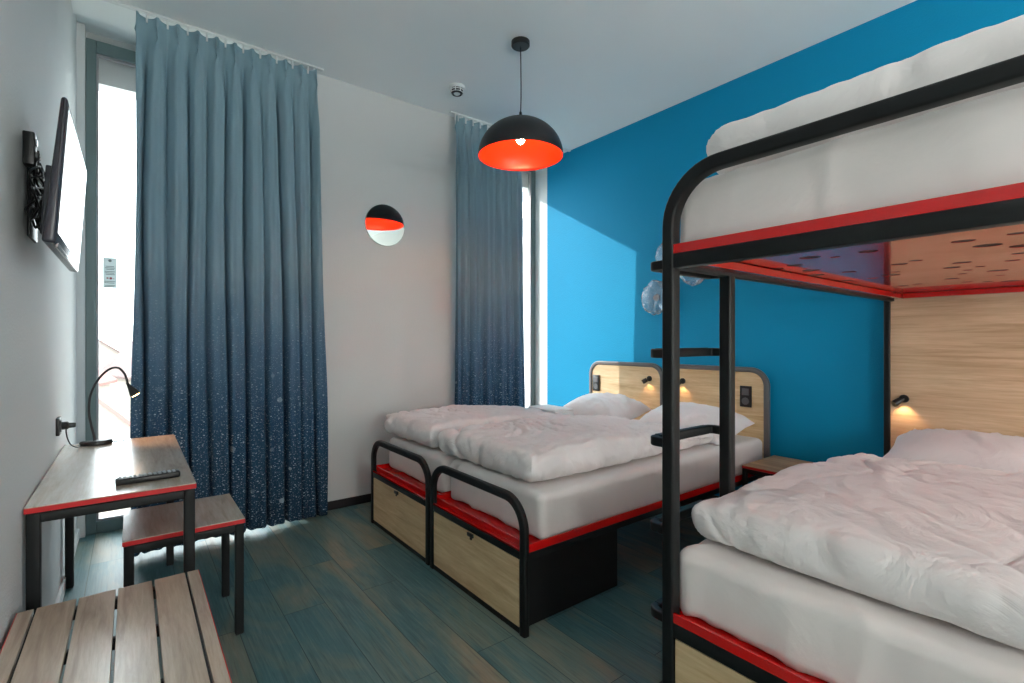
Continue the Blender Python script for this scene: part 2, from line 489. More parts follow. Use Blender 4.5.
def window(name, x0, x1, yj, label):
    w = bpy.data.objects.new(name, None); w.location = ((x0+x1)/2, yj, 0); COL.objects.link(w); w['kind'] = 'structure'; w['label'] = label
    bm = bmesh.new(); zt = 3.32; t = .055
    box(bm, (x0, yj-.02, 0), (x0+t, yj+.05, zt), .004); box(bm, (x1-t, yj-.02, 0), (x1, yj+.05, zt), .004)
    box(bm, (x0+t, yj-.02, zt-.085), (x1-t, yj+.05, zt), .004); box(bm, (x0+t, yj-.02, 0), (x1-t, yj+.05, .08), .004)
    link('window_frame', bm, 'window_metal', w)
    bm = bmesh.new(); a, b, c, d = x0+t, x1-t, .08, zt-.085
    box(bm, (a, yj-.008, c), (a+.012, yj+.02, d)); box(bm, (b-.012, yj-.008, c), (b, yj+.02, d))
    box(bm, (a+.012, yj-.008, c), (b-.012, yj+.02, c+.012)); box(bm, (a+.012, yj-.008, d-.012), (b-.012, yj+.02, d))
    link('glazing_bead', bm, 'window_bead', w)
    link('window_pane', B((a, yj+.006, c), (b, yj+.012, d)), 'window_glass', w)
    return w
window('window_1', -.2425, .92, 4.35, 'tall floor-to-ceiling window beside the television wall')
window('window_2', 2.35, XR, 4.35, 'tall narrow window beside the blue wall')

# notice on the glass
t = thing('window_notice', (-.116, 4.352, 1.66), 'small printed notice stuck on the left window pane above the desk lamp', 'notice')
link('notice_sheet', B((-.154, 4.3525, 1.66), (-.079, 4.3555, 1.868)), 'notice_paper', t)
bm = bmesh.new()
for z, a, b in ((1.805, .2, .8), (1.795, .16, .84), (1.785, .2, .8), (1.770, .14, .86), (1.760, .16, .8), (1.750, .2, .84), (1.702, .12, .88), (1.692, .12, .82), (1.675, .12, .86), (1.667, .14, .8)):
    box(bm, (-.154+.075*a, 4.3505, z), (-.154+.075*b, 4.3525, z+.004))
link('printed_text', bm, 'notice_ink', t)
link('printed_emblem', lathe(bmesh.new(), [(.0001, 0), (.009, 0), (.009, .002), (.0001, .002)], (-.1165, 4.3505, 1.846), 16, 'Y'), 'notice_ink', t)
bm = lathe(bmesh.new(), [(.0001, 0), (.008, 0), (.008, .002), (.0001, .002)], (-.112, 4.3505, 1.726), 16, 'Y')
box(bm, (-.135, 4.3505, 1.722), (-.124, 4.3525, 1.731)); box(bm, (-.1, 4.3505, 1.722), (-.094, 4.3525, 1.726))
link('notice_symbol', bm, 'notice_red', t)

# ---------------------------------------------------------------- curtains
def curtain(name, x0t, x1t, x0b, x1b, npl, seed, label):
    zt, zb = 3.285, .022
    t = thing(name, ((x0t+x1t)/2, 3.765, zb), label, 'curtain', None)
    bm = bmesh.new(); uv = bm.loops.layers.uv.new('UVMap')
    NU, NV = npl*22, 70; rnd = random.Random(seed)
    ph = [rnd.uniform(-.35, .35) for _ in range(npl+2)]; am = [rnd.uniform(.6, 1.25) for _ in range(npl+2)]
    V = []
    for j in range(NV+1):
        f = j/NV
        f = f*f*.6+f*.4 if f < .3 else f  # more rows near the heading
        z = zt+(zb-zt)*f; row = []
        xa, xb = x0t+(x0b-x0t)*f, x1t+(x1b-x1t)*f
        for i in range(NU+1):
            s = i/NU; k = s*npl; kk = int(min(k, npl-1)); fr = k-kk
            phase = ph[kk]*(1-fr)+ph[kk+1]*fr; A = am[kk]*(1-fr)+am[kk+1]*fr
            kw = k+.34*noise.noise(Vector((k*.45, 1.5*f, seed)))*min(1, f*3)+.05*math.sin(3*f+seed)
            d = abs(((kw+.5) % 1)-.5)                 # 0 on a pleat, .5 in the valley
            grow = min(1, max(0, (zt-z-.10)/.35))
            val = math.exp(-((.5-d)/.14)**2)
            val *= .25+.75*(.5+.5*math.sin(round(kw-.5)*2.4+seed)) if f > .05 else 1
            body = .056*(1-2*val)*.8+.018*math.cos(2*math.pi*kw)
            low = .5+.5*math.cos(math.pi*kw+1.3*math.sin(seed+2*f))
            fold = A*body*(.75+.5*low)+.010*math.sin(6*math.pi*kw+seed+f*2)*(1-val)
            y = -fold*grow*(1+.15*f)-.012*(1-grow)*math.cos(2*math.pi*k)
            dd = abs(((k+.5) % 1)-.5)
            head = 1 if zt-z < .09 else math.exp(-((zt-z-.09)/.08)**2)
            pin = math.exp(-((zt-z-.10)/.035)**2)
            y -= .034*head*math.exp(-(dd/.11)**2)*(1-.25*pin)
            y += .010*head*math.exp(-(dd/.022)**2)
            x = xa+(xb-xa)*s+.010*math.sin(2*math.pi*kw)*grow*(1+f)+.010*noise.noise(Vector((s*4, f*3, seed)))*f
            if head > .01:
                x += -.30*((xb-xa)/npl)*pin*math.copysign(1, ((k+.5) % 1)-.5)*math.exp(-((dd-.12)/.08)**2)*.6
            y += .018*noise.noise(Vector((s*3.5, f*1.8, seed+4)))*f
            zz = z+(.010*noise.noise(Vector((s*7, 1, seed))) if j == NV else 0)
            y = max(-.10, min(.076, y))
            row.append((bm.verts.new((x, 3.765+y, zz)), s*(x1b-x0b)*1.7, z))
        V.append(row)
    for j in range(NV):
        for i in range(NU):
            q = (V[j][i], V[j+1][i], V[j+1][i+1], V[j][i+1])
            fc = bm.faces.new([v[0] for v in q])
            for lp, v in zip(fc.loops, q): lp[uv].uv = (v[1], v[2])
    o = link('curtain_cloth', bm, 'curtain_fabric', t, smooth=True)
    m = o.modifiers.new('thick', 'SOLIDIFY'); m.thickness = .0016; m.offset = 0
    # gliders and white heading tape seen above the cloth
    for k in range(npl*2+1):
        x = x0t+(x1t-x0t)*k/(npl*2); x = min(max(x, x0t+.01), x1t-.01)
        link('curtain_glider', B((x-.005, 3.762, zt-.03), (x+.005, 3.772, ZC-.012)), 'rail_white', t)
    return t
curtain('curtain', .022, 1.075, -.005, 1.135, 10, 3, 'wide teal to navy curtain with snow print covering the left window')
curtain('curtain', 2.265, 2.98, 2.248, 3.045, 9, 8, 'narrower teal to navy curtain hanging beside the blue wall')
for xa, xb, lb in ((XL+.001, 1.13, 'thin white curtain track on the ceiling above the left window'), (2.22, XR-.001, 'thin white curtain track on the ceiling above the right window')):
    bm = box(bmesh.new(), (xa, 3.752, ZC-.012), (xb, 3.782, ZC-.0005), .001)
    o = link('curtain_track', bm, 'rail_white', origin=((xa+xb)/2, 3.767, ZC)); prop(o, lb, 'curtain track', 'curtain tracks')

# ---------------------------------------------------------------- desk and benches
def frame_table(name, x0, x1, y0, y1, zt, label, cat, top_mat, slats=None, leg=.032, group=None):
    t = thing(name, ((x0+x1)/2, (y0+y1)/2, 0), label, cat, group)
    th = .016 if slats else .021
    if slats:
        edges = [x0]+slats+[x1]; g = .0035
        for i in range(len(edges)-1):
            a = edges[i]+(g if i else 0); b = edges[i+1]-(g if i < len(edges)-2 else 0)
            bm = B((a, y0, zt-th), (b, y1, zt), .0012, 1); link('slat', bm, top_mat, t)
        for a, b in ((x0-.002, x0), (x1, x1+.002)): link('red_edging', B((a, y0, zt-th), (b, y1, zt-.001)), 'red_edge', t)
    else:
        link('table_top' if 'desk' in name else 'bench_top', B((x0, y0, zt-.004), (x1, y1, zt), .0012, 1), top_mat, t)
        link('red_edging', B((x0, y0, zt-th), (x1, y1, zt-.004)), 'red_edge', t)
    zr = zt-th-.004; e = .004
    bm = bmesh.new()
    X0, X1, Y0, Y1 = x0+e, x1-e, y0+e, y1-e; hr = .032
    bar(bm, [(X0+leg, Y0+leg/2, zr-hr/2), (X1-leg, Y0+leg/2, zr-hr/2)], (0, 1, 0), leg, hr, .003)
    bar(bm, [(X0+leg, Y1-leg/2, zr-hr/2), (X1-leg, Y1-leg/2, zr-hr/2)], (0, 1, 0), leg, hr, .003)
    bar(bm, [(X0+leg/2, Y0+leg, zr-hr/2), (X0+leg/2, Y1-leg, zr-hr/2)], (1, 0, 0), leg, hr, .003)
    bar(bm, [(X1-leg/2, Y0+leg, zr-hr/2), (X1-leg/2, Y1-leg, zr-hr/2)], (1, 0, 0), leg, hr, .003)
    if slats:
        for yy in (Y0+(Y1-Y0)*.33, Y0+(Y1-Y0)*.67):
            bar(bm, [(X0+leg, yy, zr-hr/2), (X1-leg, yy, zr-hr/2)], (0, 1, 0), .02, hr, .003)
    for sx in (X0+.05, X1-.05):
        for sy in (Y0+.012, Y1-.012): box(bm, (sx-.012, sy-.01, zr), (sx+.012, sy+.01, zr+.004))
    link('under_frame', bm, 'frame_metal', t, auto=40)
    for lx in (X0+leg/2, X1-leg/2):
        for ly in (Y0+leg/2, Y1-leg/2):
            bm = bar(bmesh.new(), [(lx, ly, .006), (lx, ly, zr)], (0, 1, 0), leg, leg, .004)
            lg = link('leg', bm, 'frame_metal', t, auto=40)
            link('foot_cap', B((lx-leg/2+.002, ly-leg/2+.002, 0), (lx+leg/2-.002, ly+leg/2-.002, .006)), 'black_plastic', lg)
    return t
frame_table('desk', -.280, .199, 2.255, 3.50, .75, 'tall narrow desk against the left wall with pale wood top and red edge', 'desk', 'oak_top', leg=.036)
frame_table('bench', -.029, .400, 2.455, 2.90, .512, 'small square plain-topped bench pulled out from under the desk', 'bench', 'oak_top', leg=.034)
frame_table('slatted_bench', -.272, .189, 1.20, 2.085, .48, 'slatted wooden bench in front of the desk, nearest the camera', 'bench', 'oak_slat', slats=[-.233, -.135, -.038, .059, .153], leg=.034)

# remote control on desk
def remote():
    t = thing('remote_control', (.053, 2.395, .75), 'black remote control lying on the desk', 'remote control')
    M3 = Matrix.Rotation(R(3), 3, 'Z'); C0 = Vector((.053, 2.405, .75))
    def rbm(parts, bev):
        bm = bmesh.new()
        for lo, hi in parts: box(bm, lo, hi, bev)
        for v in bm.verts:
            # slight waist and taper towards the heel
            k = 1-.12*math.cos(v.co.x/.1*1.5)
            v.co.y *= k; v.co = M3 @ v.co+C0
        return bm
    link('remote_body', rbm([((-.102, -.024, .0005), (.102, .024, .024))], .006), 'black_plastic', t, auto=50)
    keys = []
    for i in range(12):
        for j in range(3):
            if 4 <= i <= 5 and j == 1: continue
            x = -.088+i*.0155; y = -.014+j*.014
            keys.append(((x-.0045, y-.0042, .0235), (x+.0045, y+.0042, .0268)))
    keys.append(((-.027, -.007, .0235), (-.009, .007, .0270)))
    link('keypad', rbm(keys, .001), 'key_grey', t)
remote()

# gooseneck lamp
def desk_lamp():
    bx, by, z0 = -.15, 3.42, .75
    t = thing('desk_lamp', (bx, by, z0), 'black gooseneck desk lamp switched on at the far end of the desk', 'desk lamp')
    bm = bmesh.new(); rings = []
    n = 28
    for z, k in ((0, .97), (.004, 1), (.018, 1), (.023, .93)):
        ring = []
        for i in range(n):
            a = 2*math.pi*i/n; u, v = math.cos(a), math.sin(a)
            x = .068*u*k; y = .030*v*k*(1 if v > 0 else .9)-.012*(1-u*u)*0+.010*(u*u)
            ring.append(Vector((bx+x+.003, by-.03+y, z0+z)))
        rings.append(ring)
    ring_sweep(bm, rings); link('lamp_base', bm, 'black_plastic', t, auto=50)
    P = [(bx-.005, by-.03, z0+.02), (bx-.006, by-.03, z0+.05), (bx-.018, by-.03, z0+.11), (bx-.026, by-.03, z0+.18), (bx-.02, by-.03, z0+.265), (bx+.01, by-.03, z0+.342),
         (bx+.05, by-.03, z0+.392), (bx+.09, by-.03, z0+.404), (bx+.120, by-.03, z0+.370), (bx+.135, by-.03, z0+.312)]
    sp = smooth_pts(P, 8)
    link('gooseneck', tube(bmesh.new(), sp, .0055, 10), 'black_plastic', t, smooth=True)
    a = Vector(P[-1]); d = Vector((.5, -.05, -.9)).normalized()
    pts = [a-d*.012, a, a+d*.02, a+d*.04, a+d*.058, a+d*.068]
    link('lamp_head', tube(bmesh.new(), pts, [.0056, .007, .012, .019, .024, .0245], 20), 'black_plastic', t, auto=50)
    link('led_lens', tube(bmesh.new(), [a+d*.0685, a+d*.0700], [.019, .018], 16), 'led_glow', t)
    c = smooth_pts([(bx+.066, by-.02, z0+.008), (bx+.09, by-.012, z0+.006), (bx+.11, by-.02, z0+.012), (bx+.125, by-.035, z0+.004)], 6)
    link('switch_lead', tube(bmesh.new(), c, .003, 8), 'black_plastic', t, smooth=True)
    L = bpy.data.lights.new('desk_lamp_beam', 'SPOT'); L.energy = 1.6; L.color = (1, .55, .28); L.spot_size = R(110); L.spot_blend = .6; L.shadow_soft_size = .015
    lo = bpy.data.objects.new('desk_lamp_beam', L); COL.objects.link(lo); lo.location = a+d*.078
    lo.rotation_euler = d.to_track_quat('-Z', 'Y').to_euler()
    # wall socket and plug
    s = thing('wall_socket', (XL, 3.21, .89), 'black wall socket on the left wall beside the desk lamp', 'socket')
    bm = B((XL, 3.17, .845), (XL+.014, 3.25, .93), .003); link('socket_plate', bm, 'black_plastic', s, auto=40)
    link('socket_insert', lathe(bmesh.new(), [(.030, 0), (.030, .004), (.022, .0045), (.021, .001), (.0001, .001)], (XL+.014, 3.21, .888), 28, 'X', False), 'grey_plastic', s)
    p = thing('lamp_plug', (XL+.016, 3.21, .888), 'black plug with trailing lamp lead pushed into the wall socket', 'plug')
    link('plug_body', lathe(bmesh.new(), [(.019, 0), (.019, .02), (.013, .026), (.012, .045), (.009, .05), (.0001, .05)], (XL+.020, 3.21, .888), 24, 'X'), 'black_plastic', p, auto=40)
    c = smooth_pts([(XL+.035, 3.21, .878), (XL+.035, 3.205, .855), (XL+.040, 3.215, .82), (XL+.05, 3.25, .785), (XL+.07, 3.30, .762), (bx-.062, 3.385, .758)], 7)
    link('lamp_lead', tube(bmesh.new(), c, .003, 8), 'black_plastic', p, smooth=True)
desk_lamp()

# ---------------------------------------------------------------- television on its bracket
def tv():
    y0, y1, z0, z1 = 2.0, 2.81, 1.592, 2.038; x = -.182
    t = thing('television', (x, (y0+y1)/2, (z0+z1)/2), 'flat black television tilted out from the left wall', 'television')
    c = Vector((x, (y0+y1)/2, (z0+z1)/2)); rot = Matrix.Rotation(R(3.6), 3, 'Y')
    def rb(lo, hi, bev, seg=3):
        bm = B(lo, hi, bev, seg)
        for v in bm.verts: v.co = rot @ (v.co-c)+c
        return bm
    bm = B((x-.016, y0, z0), (x+.016, y1, z1), .009, 3)
    for v in bm.verts:
        if v.co.x < x: v.co.x += .016*(v.co.z-z0)/(z1-z0)
        v.co = rot @ (v.co-c)+c
    link('television_body', bm, 'tv_plastic', t, auto=50)
    link('screen', rb((x+.0155, y0+.022, z0+.035), (x+.0175, y1-.022, z1-.022), 0), 'tv_screen', t)
    bm = rb((x+.010, y0+.05, z0-.006), (x+.018, y1-.05, z0+.010), .003); link('lower_trim', bm, 'silver_trim', t, auto=50)
    link('speaker_bulge', rb((x-.034, y0+.12, z0+.04), (x-.0165, y1-.12, z0+.26), .004), 'tv_plastic', t)
    k = thing('wall_bracket', (XL, 2.3, 1.75), 'black folding bracket holding the television to the left wall', 'bracket')
    bm = B((XL, 2.27, 1.885), (XL+.030, 2.32, 1.995), .004); box(bm, (XL, 2.36, 1.66), (XL+.010, 2.52, 1.93), .003)
    link('bracket_plate', bm, 'black_metal', k, auto=40)
    bm = bmesh.new()
    for z in (1.78, 1.88):
        bar(bm, [(XL+.018, 2.30, z), (XL+.03, 2.50, z)], (0, 0, 1), .03, .008, .002)
        bar(bm, [(XL+.03, 2.50, z+.002), (XL+.040, 2.34, z+.002)], (0, 0, 1), .026, .006, .002)
    link('folding_arm', bm, 'black_metal', k)
    for zz, yy in ((1.965, 2.295), (1.925, 2.30)): link('socket_module', B( (XL+.030, yy-.012, zz-.010), (XL+.034, yy+.012, zz+.010), .001), 'silver_trim', k)
    cb = thing('cable_bundle', (XL+.02, 2.2, 1.72), 'tangle of black cables hanging behind the television', 'cables')
    rnd = random.Random(5)
    for i in range(7):
        pts = [(XL+.036, 2.29+.02*i/2, 1.94-.008*i)]
        for q in range(6):
            f = (q+1)/7
            pts.append((XL+rnd.uniform(.018, .046), 2.20+rnd.uniform(-.06, .16)+.02*i/2, 1.92-f*.27+rnd.uniform(-.02, .02)))
        pts.append((XL+.042, 2.26+.02*i, 1.74+.02*i))
        link('cable', tube(bmesh.new(), smooth_pts(pts, 6), .0034, 7), 'black_plastic', cb, smooth=True)
tv()

# ---------------------------------------------------------------- ceiling things
def pendant():
    cx, cy = 2.082, 2.60; zr = 2.545; r = .287; q = .87
    t = thing('pendant_lamp', (cx, cy, ZC), 'black dome pendant lamp with orange inside hanging from the ceiling', 'pendant lamp')
    link('ceiling_rose', lathe(bmesh.new(), [(.0001, 0), (.062, 0), (.062, -.028), (.056, -.034), (.0001, -.034)], (cx, cy, ZC-.0005), 36), 'lamp_black', t, auto=40)
    pr = smooth_pts([(cx, cy, ZC-.034), (cx+.003, cy, ZC-.2), (cx+.004, cy, ZC-.38), (cx+.0, cy+.0, zr+r*q+.045)], 8)
    link('cord', tube(bmesh.new(), pr, .0038, 8), 'lamp_black', t, smooth=True)
    link('cord_grip', lathe(bmesh.new(), [(.0001, .05), (.008, .05), (.010, .03), (.018, .012), (.02, -.004), (.0001, -.004)], (cx, cy, zr+r*q), 20), 'lamp_black', t, auto=40)
    n = 22
    outer = [(r*math.cos(R(90*i/n)), q*r*math.sin(R(90*i/n))) for i in range(n)]+[(.018, r*q)]
    bm = lathe(bmesh.new(), outer, (cx, cy, zr), 64, caps=False); sh = link('lamp_shade', bm, 'lamp_black', t, smooth=True)
    ri = r-.004
    inner = [(ri*math.cos(R(90*i/n)), q*ri*math.sin(R(90*i/n))) for i in range(n)]+[(.0001, ri*q)]
    bm = lathe(bmesh.new(), [(r, -.0005), (r-.001, -.002), (ri, -.0005)]+inner[1:], (cx, cy, zr), 64, caps=False)
    link('shade_lining', bm, 'orange_enamel', sh, smooth=True)
    link('bulb_holder', lathe(bmesh.new(), [(.0001, .247), (.022, .244), (.022, .165), (.018, .155), (.0001, .155)], (cx, cy, zr), 24), 'lamp_black', t, auto=40)
    pts = [(.0001, .155), (.014, .154), (.018, .145), (.026, .128), (.028, .112), (.024, .096), (.014, .086), (.0001, .082)]
    link('light_bulb', lathe(bmesh.new(), pts, (cx, cy, zr), 24), 'pendant_bulb', t, smooth=True)
pendant()

def detector():
    c = (2.05, 3.37, ZC)
    t = thing('smoke_detector', c, 'small white round smoke detector on the ceiling near the window wall', 'smoke detector')
    link('detector_base', lathe(bmesh.new(), [(.0001, 0), (.065, 0), (.065, -.012), (.060, -.022), (.0001, -.022)], (c[0], c[1], ZC-.0004), 32), 'white_plastic', t, auto=40)
    link('sensing_chamber', lathe(bmesh.new(), [(.050, -.022), (.050, -.045), (.038, -.062), (.0001, -.047)], c, 32, caps=False), 'black_plastic', t, auto=40)
    bm = lathe(bmesh.new(), [(.052, -.030), (.055, -.030), (.055, -.036), (.052, -.036), (.052, -.030)], c, 32, caps=False)
    lathe(bm, [(.050, -.048), (.051, -.053), (.038, -.047), (.015, -.066), (.0001, -.068)], c, 32, caps=False)
    for k in range(8):
        a = k*math.pi/4; x, y = c[0]+(.041*1.25)*math.cos(a), c[1]+(.041*1.25)*math.sin(a); box(bm, (x-.003, y-.003, ZC-.053), (x+.003, y+.003, ZC-.017))
    link('detector_cover', bm, 'white_plastic', t, auto=40)
detector()

def fill_globe(x, y, z, label):  # added fill: unseen globes with point lights that brighten the room from behind
    t = thing('added_fill_globe', (x, y, 0), label, 'fill light', 'added, unseen globe floor lamps in the rear of the room')
    link('lamp_base', lathe(bmesh.new(), [(.0001, 0), (.15, 0), (.15, .015), (.14, .02), (.0001, .02)], (x, y, 0), 40), 'white_plastic', t, auto=40)
    link('pole', tube(bmesh.new(), [(x, y, .018), (x, y, z-.19)], .011, 12), 'white_plastic', t, smooth=True)
    link('fill_globe_collar', lathe(bmesh.new(), [(.0001, -.225), (.05, -.22), (.055, -.18), (.0001, -.18)], (x, y, z), 24), 'white_plastic', t, auto=40)
    link('fill_globe_ball', lathe(bmesh.new(), [(.2*math.sin(R(a)) + .0001, .2*math.cos(R(a))) for a in range(0, 168, 8)], (x, y, z), 40), 'fill_globe_glow', t, smooth=True)
    L = bpy.data.lights.new('fill_point_light', 'POINT'); L.shadow_soft_size = .24; L.energy = FILL; L.color = (.98, 1, .97)
    lo = bpy.data.objects.new('fill_point_light', L); COL.objects.link(lo); lo.location = (x, y, z)
FILL = 150
fill_globe(.6, -2.5, 1.55, 'added white globe fill light, unseen behind the camera, nearer the left wall')
fill_globe(2.3, -2.6, 1.55, 'added white globe fill light, unseen behind the camera, nearer the blue wall side')

# ---------------------------------------------------------------- mirror and glass knobs
def mirror():
    c = (1.652, YB, 2.247)
    t = thing('round_mirror', c, 'small round frameless mirror on the white back wall', 'mirror')
    link('mirror_glass', lathe(bmesh.new(), [(.0001, -.012), (.168, -.012), (.168, -.0115), (.0001, -.0115)], c, 64, 'Y'), 'mirror', t)
    link('mirror_rim', lathe(bmesh.new(), [(.168, -.012), (.1705, -.011), (.1705, -.001), (.02, -.001), (.02, -.0112), (.168, -.0112)], c, 64, 'Y', False), 'mirror_edge', t)
mirror()

def bubble(y, z, rr, seed, label):
    t = thing('glass_wall_lamp', (XR, y, z), label, 'wall lamp', 'glass bubbles on the blue wall')
    bm = bmesh.new(); bmesh.ops.create_icosphere(bm, subdivisions=5, radius=1)
    for v in bm.verts:
        n = v.co.normalized(); q = 1+.10*noise.noise(n*1.6+Vector((seed, 0, 0)))+.05*noise.noise(n*4+Vector((seed, 3, 0)))
        v.co = Vector((XR-.045+n.x*.042*q, y+n.y*rr*q, z+n.z*rr*q*1.05))
        v.co.x = min(v.co.x, XR-.004)
    link('glass_bubble', bm, 'blown_glass', t, smooth=True)
    link('wall_cup', lathe(bmesh.new(), [(.0001, 0), (.03, 0), (.03, -.010), (.0001, -.010)], (XR-.001, y, z), 24, 'X'), 'silver_trim', t, auto=40)
bubble(2.655, 1.675, .142, 1, 'clear blown-glass bubble on the blue wall, the lowest and leftmost of the cluster')
bubble(2.285, 1.895, .135, 5, 'clear blown-glass bubble on the blue wall, seen under the upper bunk beside the ladder')
bubble(2.53, 2.03, .120, 9, 'clear blown-glass bubble on the blue wall, the highest, mostly behind the bunk post')

# ---------------------------------------------------------------- beds
def foot_frame(y0, y1, zt, w, d, xf, rad):
    pts = round_path([(xf+d/2, y0+w/2, .0), (xf+d/2, y0+w/2, zt-w/2), (xf+d/2, y1-w/2, zt-w/2), (xf+d/2, y1-w/2, .0)], rad, 12)
    return bar(bmesh.new(), pts, (1, 0, 0), d, w, .008)

def outlet(parent, y, z, x):
    bm = B((x-.012, y-.043, z-.078), (x, y+.043, z+.078), .003); p = link('outlet_plate', bm, 'black_plastic', parent, auto=40)
    bm = lathe(bmesh.new(), [(.027, 0), (.027, -.003), (.021, -.003), (.020, -.0005), (.0001, -.0005)], (x-.012, y, z-.034), 24, 'X', False)
    link('socket_well', bm, 'grey_plastic', p)
    link('rocker_switch', B((x-.015, y-.026, z+.010), (x-.0118, y+.026, z+.060), .002), 'grey_plastic', p)

def read_lamp(parent, y, z, x, power=.0):
    bm = lathe(bmesh.new(), [(.0001, -.013), (.022, -.013), (.024, -.009), (.024, 0), (.0001, 0)], (x, y, z), 24, 'X')
    p = link('reading_lamp', bm, 'black_plastic', parent, auto=40); p['label'] = 'small black round reading lamp'
    a = Vector((x-.012, y, z)); d = Vector((-.55, .55, -.45)).normalized()
    bm = tube(bmesh.new(), [a, a+d*.018, a+d*.02, a+d*.062], [.008, .008, .019, .020], 20)
    link('lamp_barrel', bm, 'black_plastic', p, auto=50)
    link('lamp_ring', tube(bmesh.new(), [a+d*.0622, a+d*.065], [.0185, .0175], 20), 'brass_detail', p)
    L = bpy.data.lights.new('reading_light', 'SPOT'); L.energy = power; L.color = (1, .58, .28); L.spot_size = R(105); L.spot_blend = .7; L.shadow_soft_size = .01
    lo = bpy.data.objects.new('reading_light', L); COL.objects.link(lo); lo.location = a+Vector((-.03, 0, -.028))
    lo.rotation_euler = Vector((.35, 0, -1)).to_track_quat('-Z', 'Y').to_euler()
    return p

def headboard(t, y0, y1, zt, w, rad, mat, zb=.30, x=3.60, dk='frame_metal'):
    d = .036
    pts = round_path([(x+d/2, y0+w/2, 0), (x+d/2, y0+w/2, zt-w/2), (x+d/2, y1-w/2, zt-w/2), (x+d/2, y1-w/2, 0)], rad, 12)
    link('headboard_frame', bar(bmesh.new(), pts, (1, 0, 0), d, w, .008), dk, t, auto=40)
    # wood panel fills the arch
    bm = bmesh.new(); rr = rad-w/2; a, b, top = y0+w*.9, y1-w*.9, zt-w*.9
    out = [Vector((0, a, zb)), Vector((0, a, top))] ; P = round_path([(0, a, zb), (0, a, top), (0, b, top), (0, b, zb)], max(rr, .002), 10)
    f = [bm.verts.new((x+.010, p.y, p.z)) for p in P]; g = [bm.verts.new((x+.028, p.y, p.z)) for p in P]
    bm.faces.new(f); bm.faces.new(g[::-1])
    for i in range(len(P)): j = (i+1) % len(P); bm.faces.new((f[i], g[i], g[j], f[j]))
    link('headboard_panel', bm, mat, t)
    return x+.010

def single_bed(y0, y1, label, mirror):
    xf, xh = 1.355, 3.60
    t = thing('bed_frame', ((xf+xh)/2, (y0+y1)/2, 0), label, 'bed', 'pair of single bed frames')
    w = .040
    link('foot_frame', foot_frame(y0, y1, .607, w, .030, xf, .135), 'frame_metal', t, auto=40)
    link('foot_rail', B((xf+.002, y0+w, .330), (xf+.028, y1-w, .366), .003), 'frame_metal', t, auto=40)
    # red sheet-metal tray with a raised lip
    bm = B((xf+.030, y0+.004, .366), (xh, y1-.004, .372))
    box(bm, (xf+.003, y0+w, .366), (xf+.030, y1-w, .372))
    box(bm, (xf+.030, y0+.003, .366), (xh, y0+.010, .402)); box(bm, (xf+.030, y1-.010, .366), (xh, y1-.003, .402))
    box(bm, (xf+.032, y0+w, .372), (xf+.038, y1-w, .3995))
    box(bm, (xf+.003, y0+w, .3665), (xf+.008, y1-w, .376))
    link('slat_tray', bm, 'red_metal', t)
    for a, b in ((y0+.004, y0+.034), (y1-.034, y1-.004)): link('side_rail', B((xf+.030, a, .332), (xh, b, .366), .003), 'frame_metal', t, auto=40)
    # front drawer below the foot rail
    dr = link('drawer_front', B((xf+.004, y0+w+.004, .028), (xf+.020, y1-w-.004, .327), .001, 1), 'oak_panel', t)
    yc = (y0+y1)/2
    bm = B((xf-.006, yc-.026, .308), (xf+.004, yc+.026, .327), .002); box(bm, (xf-.008, yc-.020, .298), (xf-.003, yc-.004, .309), .001)
    link('pull_handle', bm, 'black_plastic', dr, auto=40)
    link('plinth', B((xf+.006, y0+w, 0), (xf+.024, y1-w, .024)), 'box_black', t)
    link('storage_box', B((xf+.024, y0+.052, .006), (2.03, y1-.052, .330), .002), 'box_black', t)
    xp = headboard(t, y0, y1, 1.102, .036, .115, 'oak_panel', dk='hood_metal')
    yo, yl = (y1-.095, y0+.145) if mirror else (y0+.165, y1-.17)
    outlet(t, yo, .885, xp); read_lamp(t, yl, .965, xp, .45)
    return t
single_bed(1.665, 2.530, 'low single bed frame nearer the bunk, with red tray and oak drawer front', False)
single_bed(2.545, 3.410, 'low single bed frame beside the white back wall, with red tray and oak drawer front', True)

def soft(name, bm, mat, label, cat, group=None, org=None):
    c = Vector((0, 0, 0)); zs = min(v.co.z for v in bm.verts)
    for v in bm.verts: c += v.co
    c /= len(bm.verts)
    o = link(name, bm, mat, origin=(c.x, c.y, zs), smooth=True); prop(o, label, cat, group); return o

def sheet_fn(seed, zb):
    def fn(p, t, top):
        # sheet pulled round the corner: faint vertical pleats, uneven lower hem
        k = noise.noise(Vector((p.x*9, p.y*9, seed)))
        p.z += .0 if top else .010*max(0, noise.noise(Vector((p.x*7, p.y*7, seed+5))))*t
        return p
    return fn
G = 'single mattresses in white sheets'
soft('mattress', crumple(slab(1.475, 3.585, 1.684, 2.518, .3735, .226, .04, 130, .004, .0, .006, 11), .009, 11, 3.2, .3735), 'mattress_sheet', 'white-sheeted single mattress on the bed nearer the bunk', 'mattress', G)
soft('mattress', crumple(slab(1.475, 3.585, 2.556, 3.395, .3735, .226, .04, 130, .004, .0, .006, 23), .009, 23, 3.2, .3735), 'mattress_sheet', 'white-sheeted single mattress on the bed beside the back wall', 'mattress', G)

